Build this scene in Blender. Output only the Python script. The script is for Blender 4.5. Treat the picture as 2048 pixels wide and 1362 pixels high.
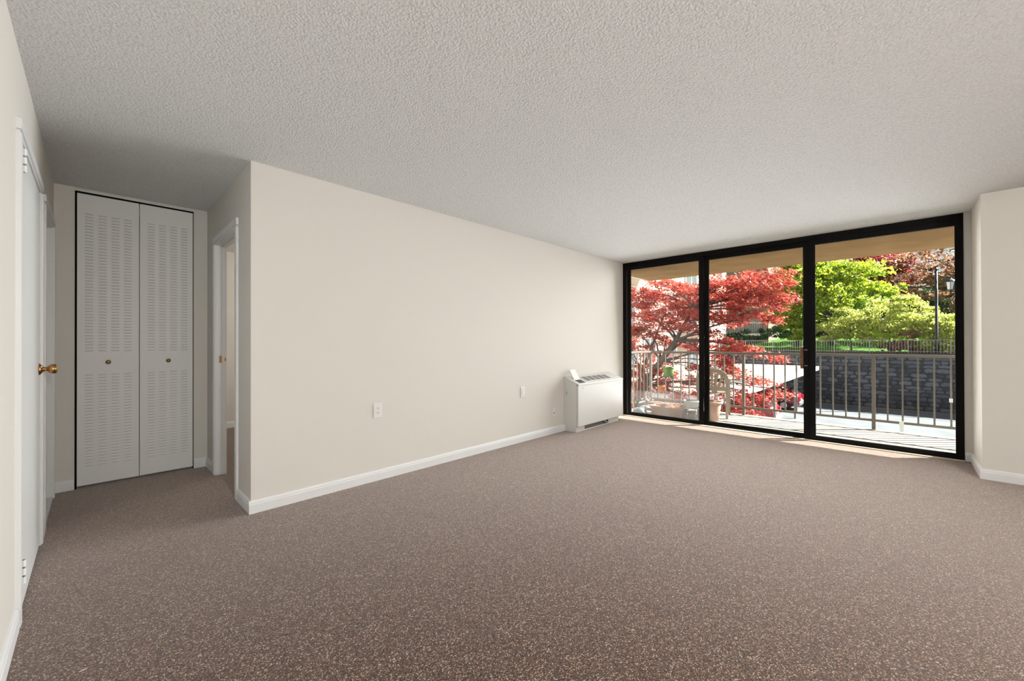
import bpy, math, random
from mathutils import Matrix, Vector
R = random.Random(11)
SC = bpy.context.scene
COL = SC.collection
for o in list(bpy.data.objects):
    bpy.data.objects.remove(o, do_unlink=True)

# ------------------------------------------------------------------ camera
YAW, PIT, ROL, CZ, FPX = math.radians(44.042), math.radians(.21025), math.radians(-.13372), 1.18, 805.17
cam = bpy.data.cameras.new('camera')
cam.sensor_fit = 'HORIZONTAL'; cam.sensor_width = 36; cam.lens = FPX / 2048 * 36
cam.clip_start = .02; cam.clip_end = 400
co = bpy.data.objects.new('camera', cam); COL.objects.link(co); SC.camera = co
_F = Vector((math.cos(YAW), math.sin(YAW), 0)); _R = Vector((math.sin(YAW), -math.cos(YAW), 0)); _Z = Vector((0, 0, 1))
fw = _F * math.cos(PIT) + _Z * math.sin(PIT); up = _Z * math.cos(PIT) - _F * math.sin(PIT)
rt = _R * math.cos(ROL) + up * math.sin(ROL); up = up * math.cos(ROL) - _R * math.sin(ROL)
m = Matrix((rt, up, -fw)).transposed().to_4x4(); m.translation = (0, 0, CZ)
co.matrix_world = m

def ray(px, py):
    return fw + rt * ((px - 1024) / FPX) + up * ((681 - py) / FPX)
def onX(px, py, X):
    d = ray(px, py); return Vector((0, 0, CZ)) + d * (X / d.x)
def onY(px, py, Y):
    d = ray(px, py); return Vector((0, 0, CZ)) + d * (Y / d.y)
def onZ(px, py, Z):
    d = ray(px, py); return Vector((0, 0, CZ)) + d * ((Z - CZ) / d.z)

# ------------------------------------------------------------------ sky, sun, window fill light, exposure
SUN = Vector((.80, -.82, 1.0)).normalized()
w = bpy.data.worlds.new('sky'); SC.world = w; w.use_nodes = True
nt = w.node_tree; bg = nt.nodes['Background']
sky = nt.nodes.new('ShaderNodeTexSky'); sky.sky_type = 'NISHITA'; sky.sun_disc = False
sky.sun_elevation = math.asin(SUN.z); sky.sun_rotation = math.atan2(SUN.x, SUN.y)
sky.air_density = 1.2; sky.dust_density = 2.0
nt.links.new(sky.outputs[0], bg.inputs[0]); bg.inputs[1].default_value = .10
sl = bpy.data.lights.new('sun', 'SUN'); sl.energy = 27.0; sl.angle = math.radians(.55); sl.color = (1, .95, .87)
so = bpy.data.objects.new('sun', sl); COL.objects.link(so); so.rotation_euler = SUN.to_track_quat('Z', 'Y').to_euler()
so.location = (20, -20, 30)
def area(name, loc, look, sx, sy, power, col=(1, 1, 1)):
    l = bpy.data.lights.new(name, 'AREA'); l.shape = 'RECTANGLE'; l.size = sx; l.size_y = sy; l.energy = power; l.color = col
    o = bpy.data.objects.new(name, l); COL.objects.link(o); o.location = loc
    o.rotation_euler = Vector(look).to_track_quat('-Z', 'Y').to_euler(); return o
wd = area('window_fill', (5.86, 1.40, 1.25), (-1, 0, -.08), 3.5, 2.1, 66, (.98, .99, 1)); wd.data.spread = math.radians(98)  # added area light just inside the glass, boosts the daylight indoors
SC.cycles.max_bounces = 6; SC.cycles.diffuse_bounces = 3; SC.cycles.glossy_bounces = 2; SC.cycles.transmission_bounces = 4
V = SC.view_settings
SC.display_settings.display_device = 'sRGB'
V.view_transform = 'Standard'; V.look = 'None'; V.gamma = 1; V.use_curve_mapping = False; V.exposure = 0.14

# ------------------------------------------------------------------ materials
MATS = {}
def nodes(name):
    mt = bpy.data.materials.new(name); mt.use_nodes = True
    n = mt.node_tree.nodes; n.clear(); L = mt.node_tree.links
    out = n.new('ShaderNodeOutputMaterial'); MATS[name] = mt
    return mt, n, L, out
def mat(name, col, rough=.5, metal=0, spec=.5, var=None, bump=None, sheen=0, rnd=0, coat=0):
    mt, n, L, out = nodes(name)
    p = n.new('ShaderNodeBsdfPrincipled'); L.new(p.outputs[0], out.inputs[0])
    p.inputs['Base Color'].default_value = (*col, 1); p.inputs['Roughness'].default_value = rough
    p.inputs['Metallic'].default_value = metal; p.inputs['Specular IOR Level'].default_value = spec
    p.inputs['Sheen Weight'].default_value = sheen; p.inputs['Coat Weight'].default_value = coat
    tc = n.new('ShaderNodeTexCoord')
    src = None
    if var:
        sc, amt, c2 = var
        t = n.new('ShaderNodeTexNoise'); t.inputs['Scale'].default_value = sc; t.inputs['Detail'].default_value = 5
        L.new(tc.outputs['Object'], t.inputs['Vector'])
        r = n.new('ShaderNodeMapRange'); r.inputs[1].default_value = .35; r.inputs[2].default_value = .65
        r.inputs[4].default_value = amt; L.new(t.outputs[0], r.inputs[0])
        mx = n.new('ShaderNodeMix'); mx.data_type = 'RGBA'; mx.inputs[6].default_value = (*col, 1); mx.inputs[7].default_value = (*c2, 1)
        L.new(r.outputs[0], mx.inputs[0]); src = mx.outputs[2]
    if rnd:
        oi = n.new('ShaderNodeObjectInfo'); hs = n.new('ShaderNodeHueSaturation')
        r = n.new('ShaderNodeMapRange'); r.inputs[3].default_value = 1 - rnd; r.inputs[4].default_value = 1 + rnd
        L.new(oi.outputs['Random'], r.inputs[0]); L.new(r.outputs[0], hs.inputs['Value'])
        if src: L.new(src, hs.inputs['Color'])
        else: hs.inputs['Color'].default_value = (*col, 1)
        src = hs.outputs[0]
    if src: L.new(src, p.inputs['Base Color'])
    if bump:
        sc, st, ds = bump
        t = n.new('ShaderNodeTexNoise'); t.inputs['Scale'].default_value = sc; t.inputs['Detail'].default_value = 3
        L.new(tc.outputs['Object'], t.inputs['Vector'])
        b = n.new('ShaderNodeBump'); b.inputs['Strength'].default_value = st; b.inputs['Distance'].default_value = ds
        L.new(t.outputs[0], b.inputs['Height']); L.new(b.outputs[0], p.inputs['Normal'])
    return mt

mat('wall', (.78, .75, .695), .75, spec=.25, var=(1.3, .25, (.795, .765, .71)), bump=(260, .12, .002))
mat('trim', (.86, .87, .87), .38, spec=.4)
mat('door', (.80, .81, .81), .42, spec=.4)
mat('closet', (.87, .87, .86), .5, spec=.35, bump=(420, .15, .001))
mat('black', (.004, .004, .004), .8, spec=.1)
mat('alu', (.004, .0038, .0036), .5, metal=0, spec=.12)
mat('brass', (.48, .26, .10), .28, metal=1)
mat('old_brass', (.22, .15, .06), .4, metal=1)
mat('steel', (.25, .25, .25), .4, metal=1)
mat('handle_wood', (.16, .065, .02), .45, var=(40, .6, (.09, .035, .012)))
mat('plastic_white', (.85, .84, .82), .35)
mat('ac_white', (.72, .71, .675), .42, spec=.4, var=(3, .3, (.69, .68, .645)))
mat('ac_dark', (.05, .048, .045), .7)
mat('ac_grille', (.22, .205, .19), .5)
mat('marble', (.78, .77, .75), .25, var=(9, .7, (.55, .55, .56)))
mat('sill', (.62, .55, .45), .55, bump=(90, .1, .002))
mat('soffit', (.43, .265, .12), .9, spec=.1, var=(2.5, .8, (.31, .19, .085)), bump=(60, .3, .01))
mat('concrete', (.27, .26, .235), .9, spec=.2, var=(4, .7, (.225, .215, .195)), bump=(80, .25, .004))
mat('rail', (.155, .135, .115), .4, spec=.5, rnd=.03, var=(20, .4, (.13, .113, .097)))
mat('resin', (.34, .29, .235), .5, var=(8, .4, (.29, .245, .20)))
mat('terracotta', (.44, .28, .22), .8, var=(12, .6, (.37, .23, .18)), bump=(60, .15, .004))
mat('terracotta_orange', (.62, .22, .10), .8)
mat('soil', (.10, .065, .045), 1, bump=(60, 1, .02))
mat('green_plastic', (.14, .27, .06), .45)
mat('white_glaze', (.6, .6, .58), .3)
mat('brown_pot', (.17, .10, .075), .7)
mat('wire', (.28, .28, .30), .4, metal=.6)
mat('blue_grey', (.12, .15, .19), .6, var=(8, .5, (.09, .11, .14)))
mat('broom', (.33, .13, .09), .5)
mat('white_cloth', (.85, .85, .85), .9)
mat('asphalt', (.155, .17, .185), .95, spec=.15, var=(.9, .7, (.11, .12, .13)), bump=(40, .3, .01))
mat('yellow_paint', (.55, .38, .08), .9)
mat('mortar', (.06, .062, .065), 1)
mat('stone', (.12, .135, .17), .9, spec=.2, rnd=.45, var=(5, .7, (.065, .065, .075)), bump=(14, .5, .03))
mat('fence', (.30, .30, .30), .5, metal=.2)
mat('lamp_black', (.02, .022, .026), .5)
mat('lamp_glass', (.75, .76, .74), .3)
mat('lawn', (.06, .16, .02), 1, spec=.1, var=(3, .8, (.10, .22, .03)), bump=(30, 1, .05))
mat('mulch', (.12, .065, .05), 1, bump=(30, 1, .04))
mat('bark', (.075, .058, .05), .95, var=(12, .7, (.13, .105, .09)), bump=(30, .6, .02))
mat('bark_pale', (.24, .20, .16), .95, var=(9, .7, (.13, .105, .085)), bump=(30, .6, .02))
mat('roofing', (.27, .25, .215), .9, var=(1.2, .5, (.22, .20, .175)))
mat('fascia', (.78, .78, .78), .6)
mat('car_red', (.38, .018, .025), .3, coat=.6)
mat('car_darkred', (.22, .012, .025), .3, coat=.6)
mat('car_glass', (.03, .035, .04), .08, spec=.8)
mat('tyre', (.02, .02, .02), .8)
mat('car_silver', (.55, .56, .58), .3, metal=.7)
mat('tail_light', (.5, .02, .03), .2)
mat('brick', (.62, .53, .45), .9, var=(1.5, .5, (.55, .46, .38)), bump=(12, .3, .02))
mat('house_white', (.78, .76, .72), .8)
mat('house_glass', (.10, .12, .14), .12, spec=.7)

# carpet: multicoloured loop pile
mt, n, L, out = nodes('carpet')
p = n.new('ShaderNodeBsdfPrincipled'); L.new(p.outputs[0], out.inputs[0])
p.inputs['Roughness'].default_value = 1; p.inputs['Specular IOR Level'].default_value = .05
p.inputs['Sheen Weight'].default_value = .8; p.inputs['Sheen Roughness'].default_value = .4
p.inputs['Sheen Tint'].default_value = (.98, .86, .80, 1)
tc = n.new('ShaderNodeTexCoord')
vo = n.new('ShaderNodeTexVoronoi'); vo.inputs['Scale'].default_value = 270; L.new(tc.outputs['Object'], vo.inputs['Vector'])
sp = n.new('ShaderNodeSeparateColor'); L.new(vo.outputs['Color'], sp.inputs[0])
cr = n.new('ShaderNodeValToRGB'); cr.color_ramp.interpolation = 'CONSTANT'
for i, (pos, c) in enumerate([(0, (.005, .0025, .0015)), (.18, (.040, .016, .007)), (.38, (.084, .038, .018)), (.58, (.148, .074, .041)),
                              (.73, (.072, .062, .068)), (.83, (.26, .17, .12)), (.93, (.50, .41, .34))]):
    e = cr.color_ramp.elements[i] if i < 2 else cr.color_ramp.elements.new(pos)
    e.position = pos; e.color = (*c, 1)
L.new(sp.outputs[0], cr.inputs[0])
ns = n.new('ShaderNodeTexNoise'); ns.inputs['Scale'].default_value = 2.2; ns.inputs['Detail'].default_value = 4; L.new(tc.outputs['Object'], ns.inputs['Vector'])
mr = n.new('ShaderNodeMapRange'); mr.inputs[3].default_value = .9; mr.inputs[4].default_value = 1.1; L.new(ns.outputs[0], mr.inputs[0])
hs = n.new('ShaderNodeHueSaturation'); L.new(mr.outputs[0], hs.inputs['Value']); L.new(cr.outputs[0], hs.inputs['Color'])
L.new(hs.outputs[0], p.inputs['Base Color'])
bp = n.new('ShaderNodeBump'); bp.inputs['Strength'].default_value = .5; bp.inputs['Distance'].default_value = .003; bp.invert = True
L.new(vo.outputs['Distance'], bp.inputs['Height']); L.new(bp.outputs[0], p.inputs['Normal'])
# popcorn ceiling
mt, n, L, out = nodes('popcorn')
p = n.new('ShaderNodeBsdfPrincipled'); L.new(p.outputs[0], out.inputs[0])
p.inputs['Base Color'].default_value = (.80, .80, .79, 1); p.inputs['Roughness'].default_value = .95; p.inputs['Specular IOR Level'].default_value = .1
tc = n.new('ShaderNodeTexCoord')
v1 = n.new('ShaderNodeTexVoronoi'); v1.inputs['Scale'].default_value = 105; v1.feature = 'SMOOTH_F1'; v1.inputs['Smoothness'].default_value = .4
n1 = n.new('ShaderNodeTexNoise'); n1.inputs['Scale'].default_value = 75; n1.inputs['Detail'].default_value = 4
for t in (v1, n1): L.new(tc.outputs['Object'], t.inputs['Vector'])
mm = n.new('ShaderNodeMath'); mm.operation = 'SUBTRACT'; L.new(n1.outputs[0], mm.inputs[0]); L.new(v1.outputs['Distance'], mm.inputs[1])
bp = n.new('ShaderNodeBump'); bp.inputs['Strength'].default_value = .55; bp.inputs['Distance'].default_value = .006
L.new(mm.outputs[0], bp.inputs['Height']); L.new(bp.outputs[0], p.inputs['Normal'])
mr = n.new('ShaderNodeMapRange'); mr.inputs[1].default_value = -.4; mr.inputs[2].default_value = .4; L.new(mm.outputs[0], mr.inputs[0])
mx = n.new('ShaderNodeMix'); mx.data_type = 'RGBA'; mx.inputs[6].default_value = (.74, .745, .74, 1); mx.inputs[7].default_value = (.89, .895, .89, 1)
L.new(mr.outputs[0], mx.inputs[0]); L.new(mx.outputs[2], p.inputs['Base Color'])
# window glass, clean and dusty
def glass(name, dust):
    mt, n, L, out = nodes(name)
    tr = n.new('ShaderNodeBsdfTransparent'); tr.inputs[0].default_value = (.93, .95, .94, 1)
    gl = n.new('ShaderNodeBsdfGlossy'); gl.inputs['Roughness'].default_value = .01
    lw = n.new('ShaderNodeLayerWeight'); pw = n.new('ShaderNodeMath'); pw.operation = 'POWER'; pw.inputs[1].default_value = 4
    L.new(lw.outputs['Facing'], pw.inputs[0]); fr = n.new('ShaderNodeMapRange'); fr.inputs[3].default_value = .008; fr.inputs[4].default_value = .5; L.new(pw.outputs[0], fr.inputs[0])
    mx = n.new('ShaderNodeMixShader'); L.new(fr.outputs[0], mx.inputs[0]); L.new(tr.outputs[0], mx.inputs[1]); L.new(gl.outputs[0], mx.inputs[2])
    last = mx
    if dust:
        tl = n.new('ShaderNodeBsdfTranslucent'); tl.inputs[0].default_value = (.8, .8, .8, 1)
        tc = n.new('ShaderNodeTexCoord'); ns = n.new('ShaderNodeTexNoise'); ns.inputs['Scale'].default_value = 3; ns.inputs['Detail'].default_value = 6
        L.new(tc.outputs['Object'], ns.inputs['Vector'])
        mr = n.new('ShaderNodeMapRange'); mr.inputs[1].default_value = .3; mr.inputs[2].default_value = .8; mr.inputs[3].default_value = dust * .5; mr.inputs[4].default_value = dust * 1.8
        L.new(ns.outputs[0], mr.inputs[0])
        m2 = n.new('ShaderNodeMixShader'); L.new(mr.outputs[0], m2.inputs[0]); L.new(mx.outputs[0], m2.inputs[1]); L.new(tl.outputs[0], m2.inputs[2]); last = m2
    L.new(last.outputs[0], out.inputs[0])
glass('glass', 0); glass('glass_dusty', .018)
# leaves: diffuse + translucent, several tones per leaf (random per island)
def leaf(name, cols, trans, tcol):
    mt, n, L, out = nodes(name)
    ge = n.new('ShaderNodeNewGeometry'); cr = n.new('ShaderNodeValToRGB')
    for i, c in enumerate(cols):
        e = cr.color_ramp.elements[i] if i < 2 else cr.color_ramp.elements.new(.5)
        e.position = i / (len(cols) - 1); e.color = (*c, 1)
    L.new(ge.outputs['Random Per Island'], cr.inputs[0])
    d = n.new('ShaderNodeBsdfPrincipled'); d.inputs['Roughness'].default_value = .38; d.inputs['Specular IOR Level'].default_value = .5
    L.new(cr.outputs[0], d.inputs['Base Color'])
    t = n.new('ShaderNodeBsdfTranslucent'); mu = n.new('ShaderNodeMix'); mu.data_type = 'RGBA'; mu.blend_type = 'MULTIPLY'; mu.inputs[0].default_value = 1
    L.new(cr.outputs[0], mu.inputs[6]); mu.inputs[7].default_value = (*tcol, 1); mu.clamp_result = False
    L.new(mu.outputs[2], t.inputs[0])
    mx = n.new('ShaderNodeMixShader'); mx.inputs[0].default_value = trans
    L.new(d.outputs[0], mx.inputs[1]); L.new(t.outputs[0], mx.inputs[2]); L.new(mx.outputs[0], out.inputs[0])
leaf('leaf_maple', [(.07, .016, .016), (.30, .05, .045), (.48, .10, .065), (.16, .03, .03), (.52, .17, .14), (.38, .07, .05)], .5, (1.35, 1.25, 1.25))
leaf('leaf_green', [(.04, .09, .015), (.24, .34, .04), (.46, .52, .06), (.12, .20, .03), (.34, .42, .05)], .5, (1.5, 1.5, 1.2))
leaf('leaf_lime', [(.14, .17, .06), (.42, .48, .13), (.58, .60, .18), (.26, .29, .11), (.48, .52, .15)], .5, (1.4, 1.4, 1.2))
leaf('leaf_dark', [(.02, .05, .02), (.04, .085, .03), (.06, .11, .035)], .3, (1.4, 1.5, 1.2))
leaf('leaf_bronze', [(.22, .11, .08), (.34, .19, .12), (.28, .21, .10), (.38, .24, .17)], .45, (1.4, 1.3, 1.2))
leaf('leaf_purple', [(.20, .03, .05), (.32, .06, .07), (.40, .10, .09)], .45, (1.4, 1.2, 1.2))

# ------------------------------------------------------------------ mesh helpers
class MB:
    def __init__(s): s.v = []; s.f = []
    def box(s, x0, y0, z0, x1, y1, z1):
        b = len(s.v)
        s.v += [(x0, y0, z0), (x1, y0, z0), (x1, y1, z0), (x0, y1, z0), (x0, y0, z1), (x1, y0, z1), (x1, y1, z1), (x0, y1, z1)]
        s.f += [tuple(b + i for i in q) for q in ((0, 3, 2, 1), (4, 5, 6, 7), (0, 1, 5, 4), (1, 2, 6, 5), (2, 3, 7, 6), (3, 0, 4, 7))]
        return s
    def cbox(s, x0, y0, z0, x1, y1, z1, c):
        "box with chamfered edges"
        b = len(s.v); P = []
        for z, k in ((z0, c), (z0 + c, 0), (z1 - c, 0), (z1, c)):
            P.append([(x0 + k + c * 0, y0 + k), (x1 - k, y0 + k), (x1 - k, y1 - k), (x0 + k, y1 - k)])
        for z, ring, k in zip((z0, z0 + c, z1 - c, z1), P, (c, 0, 0, c)):
            for i, (x, y) in enumerate(ring):
                cx = c if k == 0 else 0
                # split corner into two points
                if i == 0: a, d = (x + cx, y), (x, y + cx); pts = (d, a)
                elif i == 1: a, d = (x - cx, y), (x, y + cx); pts = (a, d)
                elif i == 2: a, d = (x, y - cx), (x - cx, y); pts = (a, d)
                else: a, d = (x + cx, y), (x, y - cx); pts = (a, d)
                for q in pts: s.v.append((q[0], q[1], z))
        for r in range(3):
            for i in range(8):
                j = (i + 1) % 8
                s.f.append((b + r * 8 + i, b + r * 8 + j, b + r * 8 + 8 + j, b + r * 8 + 8 + i))
        s.f.append(tuple(b + i for i in range(7, -1, -1))); s.f.append(tuple(b + 24 + i for i in range(8)))
        return s
    def poly(s, pts):
        b = len(s.v); s.v += [tuple(p) for p in pts]; s.f.append(tuple(range(b, b + len(pts)))); return s
    def prism(s, pts, vec):
        "closed polygon extruded along vec"
        b = len(s.v); k = len(pts); vec = Vector(vec)
        s.v += [tuple(p) for p in pts] + [tuple(Vector(p) + vec) for p in pts]
        s.f.append(tuple(range(b + k - 1, b - 1, -1))); s.f.append(tuple(range(b + k, b + 2 * k)))
        for i in range(k):
            j = (i + 1) % k; s.f.append((b + i, b + j, b + k + j, b + k + i))
        return s
    def tube(s, pts, rad, n=8, caps=True):
        pts = [Vector(p) for p in pts]; rad = rad if isinstance(rad, (list, tuple)) else [rad] * len(pts)
        b = len(s.v); ref = None
        for i, p in enumerate(pts):
            t = (pts[min(i + 1, len(pts) - 1)] - pts[max(i - 1, 0)]).normalized()
            if ref is None: ref = t.orthogonal().normalized()
            u = (ref - t * ref.dot(t)).normalized(); ref = u; v = t.cross(u)
            for k in range(n):
                a = 2 * math.pi * k / n; s.v.append(tuple(p + (u * math.cos(a) + v * math.sin(a)) * rad[i]))
        for i in range(len(pts) - 1):
            for k in range(n):
                j = (k + 1) % n
                s.f.append((b + i * n + k, b + i * n + j, b + i * n + n + j, b + i * n + n + k))
        if caps:
            s.f.append(tuple(b + k for k in range(n - 1, -1, -1))); e = b + (len(pts) - 1) * n; s.f.append(tuple(e + k for k in range(n)))
        return s
    def lathe(s, prof, c, axis='Z', n=24, closed=True):
        "prof: list of (r, h) along the axis"
        b = len(s.v)
        for r, h in prof:
            for k in range(n):
                a = 2 * math.pi * k / n; x, y = r * math.cos(a), r * math.sin(a)
                q = {'Z': (x, y, h), 'X': (h, x, y), 'Y': (y, h, x), '-Y': (x, -h, y)}[axis]
                s.v.append((c[0] + q[0], c[1] + q[1], c[2] + q[2]))
        for i in range(len(prof) - 1):
            for k in range(n):
                j = (k + 1) % n; s.f.append((b + i * n + k, b + i * n + j, b + i * n + n + j, b + i * n + n + k))
        if closed:
            s.f.append(tuple(b + k for k in range(n - 1, -1, -1))); e = b + (len(prof) - 1) * n; s.f.append(tuple(e + k for k in range(n)))
        return s
    def mesh(s, name):
        me = bpy.data.meshes.new(name); me.from_pydata(s.v, [], s.f); me.update(); return me

def tag(o, label=None, cat=None, group=None, kind=None):
    if label: o['label'] = label
    if cat: o['category'] = cat
    if group: o['group'] = group
    if kind: o['kind'] = kind
    return o
def obj(name, mb, m, parent=None, smooth=False, kind=None):
    me = mb.mesh(name) if isinstance(mb, MB) else mb
    if m and not me.materials: me.materials.append(MATS[m])
    if smooth:
        for q in me.polygons: q.use_smooth = True
    o = bpy.data.objects.new(name, me); COL.objects.link(o)
    if parent is not None:
        o.parent = parent; o.matrix_parent_inverse = Matrix.Translation(parent.get('_at', (0, 0, 0))).inverted()
    if kind: o['kind'] = kind
    return o
def thing(name, label, cat, loc, group=None, kind=None):
    o = bpy.data.objects.new(name, None); COL.objects.link(o); o.location = loc; o.empty_display_size = .1
    o['_at'] = [float(q) for q in loc]
    return tag(o, label, cat, group, kind)
def struct(name, mb, m, label, cat, smooth=False):
    return tag(obj(name, mb, m, smooth=smooth), label, cat, kind='structure')
def box(*a): return MB().box(*a)

# ------------------------------------------------------------------ room shell
H = 2.44
XL, XA, XW, XP = -.231, .745, 5.949, 5.279
YL, YR, YC, YB = 3.23, -.494, 4.792, -3.6
TW = .115
struct('floor', box(XL - .3, YB - .2, -.12, XW - .06, 6.95, 0), 'carpet', 'brown flecked wall-to-wall carpet', 'floor')
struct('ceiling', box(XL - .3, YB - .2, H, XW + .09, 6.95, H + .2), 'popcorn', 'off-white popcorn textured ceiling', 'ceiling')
struct('wall_long', box(XA + TW, YL, 0, XW + .15, YL + TW, H).box(XA, YL, 0, XA + TW, YL + TW, H), 'wall', 'long cream wall running to the sliding windows', 'wall')
D1 = (3.655, 4.385, 2.045)          # bedroom doorway in the alcove wall
TA = .075
struct('wall_alcove', MB().box(XA, YL + TW, 0, XA + TA, D1[0] - .018, H).box(XA, D1[1] + .018, 0, XA + TA, 6.8, H)
       .box(XA, D1[0] - .018, D1[2] + .018, XA + TA, D1[1] + .018, H), 'wall', 'short cream alcove wall with the open doorway', 'wall')
CX0, CX1, CT = -.118, .640, 2.42
struct('wall_closet', MB().box(XL, YC, 0, CX0, YC + TW, H).box(CX1, YC, 0, XA, YC + TW, H).box(CX0, YC, CT, CX1, YC + TW, H),
       'wall', 'narrow cream wall around the bifold closet', 'wall')
DA = (2.70, 3.605, 2.05); DB = (3.935, 4.62, 2.05)
wl = MB(); y = YB
for a, b_, t in (DA, DB):
    wl.box(XL - TW, y, 0, XL, a - .018, H).box(XL - TW, a - .018, t + .018, XL, b_ + .018, H); y = b_ + .018
wl.box(XL - TW, y, 0, XL, 6.8, H)
struct('wall_left', wl, 'wall', 'cream wall at the left with two white doors', 'wall')
struct('wall_right', box(XP, YB, 0, XP + TW, YR - TW, H), 'wall', 'cream wall at the right edge facing the room', 'wall')
struct('wall_pier', box(XP, YR - TW, 0, XW + .15, YR, H), 'wall', 'bright cream return wall beside the window', 'wall')
struct('wall_window', MB().box(XW - .02, YR, 0, XW + .12, -.442, H), 'wall', 'thin cream strip between window frame and return wall', 'wall')
struct('wall_dining', box(XL - TW, YB - TW, 0, XP + TW, YB, H), 'wall', 'cream wall closing off the dining end', 'wall')
# closet interior, bedroom and rooms behind doors
struct('wall_closet_inside', MB().box(CX0 - .1, YC + TW + .5, 0, CX1 + .1, YC + TW + .52, H).box(CX0 - .12, YC + TW, 0, CX0 - .1, YC + TW + .52, H)
       .box(CX1 + .08, YC + TW, 0, CX1 + .1, YC + TW + .52, H), 'black', 'dark inside of the closet', 'wall')
struct('wall_bedroom', MB().box(XA + TA, 6.70, 0, 4.6, 6.8, H).box(4.6, YL + TW, 0, 4.7, 6.8, H), 'wall', 'cream bedroom wall seen through the doorway', 'wall')

# ---- baseboards
def baseboard(name, runs, label):
    mb = MB()
    prof = [(0, 0), (.014, 0), (.014, .060), (.011, .066), (.011, .074), (.005, .085), (0, .087)]
    for (a, b_, nrm) in runs:
        a = Vector((*a, 0)); b_ = Vector((*b_, 0)); nv = Vector((*nrm, 0))
        mb.prism([a + nv * o + Vector((0, 0, h)) for o, h in prof], b_ - a)
    return struct(name, mb, 'trim', label, 'baseboard')
baseboard('baseboard_long', [((XA - .014, YL), (4.34, YL), (0, -1))], 'white baseboard along the long wall')
baseboard('baseboard_alcove', [((XA, YL), (XA, 3.565), (-1, 0)), ((XA, 4.475), (XA, YC), (-1, 0))], 'white baseboard pieces beside the alcove doorway')
baseboard('baseboard_closet', [((XL, YC), (CX0 - .004, YC), (0, -1)), ((CX1 + .004, YC), (XA, YC), (0, -1))], 'white baseboard stubs either side of the closet')
baseboard('baseboard_left', [((XL, YB), (XL, 2.625), (1, 0)), ((XL, 3.685), (XL, 3.86), (1, 0))], 'white baseboard along the left wall')
baseboard('baseboard_right', [((XP, YB), (XP, YR + .014), (-1, 0))], 'white baseboard at the foot of the right wall')
baseboard('baseboard_pier', [((XP, YR), (XW - .02, YR), (0, 1)), ((XW - .02, YR), (XW - .02, -.445), (-1, 0))], 'white baseboard along the return wall by the window')
baseboard('baseboard_bedroom', [((XA + TA, 6.70), (4.6, 6.70), (0, -1))], 'white baseboard in the bedroom beyond the doorway')

# ---- door casings, jambs, doors
def casing(name, wall, side, y0, y1, zt, wdt, thick, label, depth=TW):
    """casing round an opening in a wall of constant x; side = +1/-1 room side"""
    t = thing(name, label, 'door frame', (wall, (y0 + y1) / 2, 0), kind='structure')
    x0, x1 = sorted((wall, wall + side * thick)); xi0, xi1 = sorted((wall, wall + side * thick * .62))
    def strip(nm, ya, yb, za, zb, inner):
        m_ = MB()
        if nm == 'head_casing':
            m_.box(x0, ya, za + .018, x1, yb, zb).box(xi0, ya + .02, za, xi1, yb - .02, za + .018)
        else:
            lo, hi = (ya, yb)
            if inner > 0: m_.box(x0, lo, za, x1, hi - .018, zb).box(xi0, hi - .018, za, xi1, hi, zb)
            else: m_.box(x0, lo + .018, za, x1, hi, zb).box(xi0, lo, za, xi1, lo + .018, zb)
        obj(nm, m_, 'trim', t)
    strip('side_casing', y0 - wdt, y0 - .006, 0, zt + .006, 1)
    strip('side_casing', y1 + .006, y1 + wdt, 0, zt + .006, -1)
    strip('head_casing', y0 - wdt, y1 + wdt, zt + .006, zt + wdt, 0)
    a, b_ = sorted((wall, wall - side * depth)); st = wall - side * depth * .55
    s0, s1 = sorted((st, st - side * .035))
    obj('jamb', MB().box(a, y0 - .018, 0, b_, y0, zt).box(s0, y0, 0, s1, y0 + .011, zt), 'trim', t)
    obj('jamb', MB().box(a, y1, 0, b_, y1 + .018, zt).box(s0, y1 - .011, 0, s1, y1, zt), 'trim', t)
    obj('head_jamb', MB().box(a, y0 - .018, zt, b_, y1 + .018, zt + .018).box(s0, y0, zt - .011, s1, y1, zt), 'trim', t)
    return t
c1 = casing('door_1', XL, 1, *DA, .068, .016, 'white painted frame and closed door with brass knob')
leafd = obj('door_leaf', MB().cbox(XL - .033, DA[0] + .003, .012, XL + .005, DA[1] - .003, DA[2] - .003, .002), 'door', c1)
for hz in (.20, 1.965):
    hg = obj('hinge', MB().box(XL + .005, DA[0] + .004, hz - .052, XL + .0075, DA[0] + .040, hz + .052)
             .tube([(XL + .016, DA[0] + .012, hz - .050), (XL + .016, DA[0] + .012, hz + .050)], .0045, 10), 'steel', leafd)
    for k in (-1, 0, 1):
        zk = hz + k * .036
        obj('hinge_knuckle', MB().tube([(XL + .016, DA[0] + .012, zk - .014), (XL + .016, DA[0] + .012, zk + .014)], .0085, 12).box(XL + .006, DA[0] + .012, zk - .014, XL + .012, DA[0] + .042, zk + .014), 'trim', leafd)
ky = 3.545
kn = obj('knob', MB().lathe([(.0, .0), (.033, .0), (.033, .004), (.022, .012), (.012, .018), (.011, .030), (.020, .036), (.0265, .046), (.0275, .058), (.024, .068), (.018, .070), (0, .070)], (XL + .005, ky, 1.03), 'X', 28, False), 'brass', leafd, True)
tag(kn, 'polished brass door knob')
c2 = casing('door_2', XL, 1, *DB, .066, .014, 'white painted frame and door next to the closet')
obj('door_leaf', MB().cbox(XL - .095, DB[0] + .003, .03, XL - .060, DB[1] - .003, DB[2] - .003, .002), 'door', c2)
obj('threshold', MB().cbox(XL - .12, DB[0], 0, XL + .008, DB[1], .018, .004), 'marble', c2)
c3 = casing('door_3', XA, -1, *D1, .075, .015, 'white painted frame of the open bedroom doorway', depth=TA)
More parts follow.
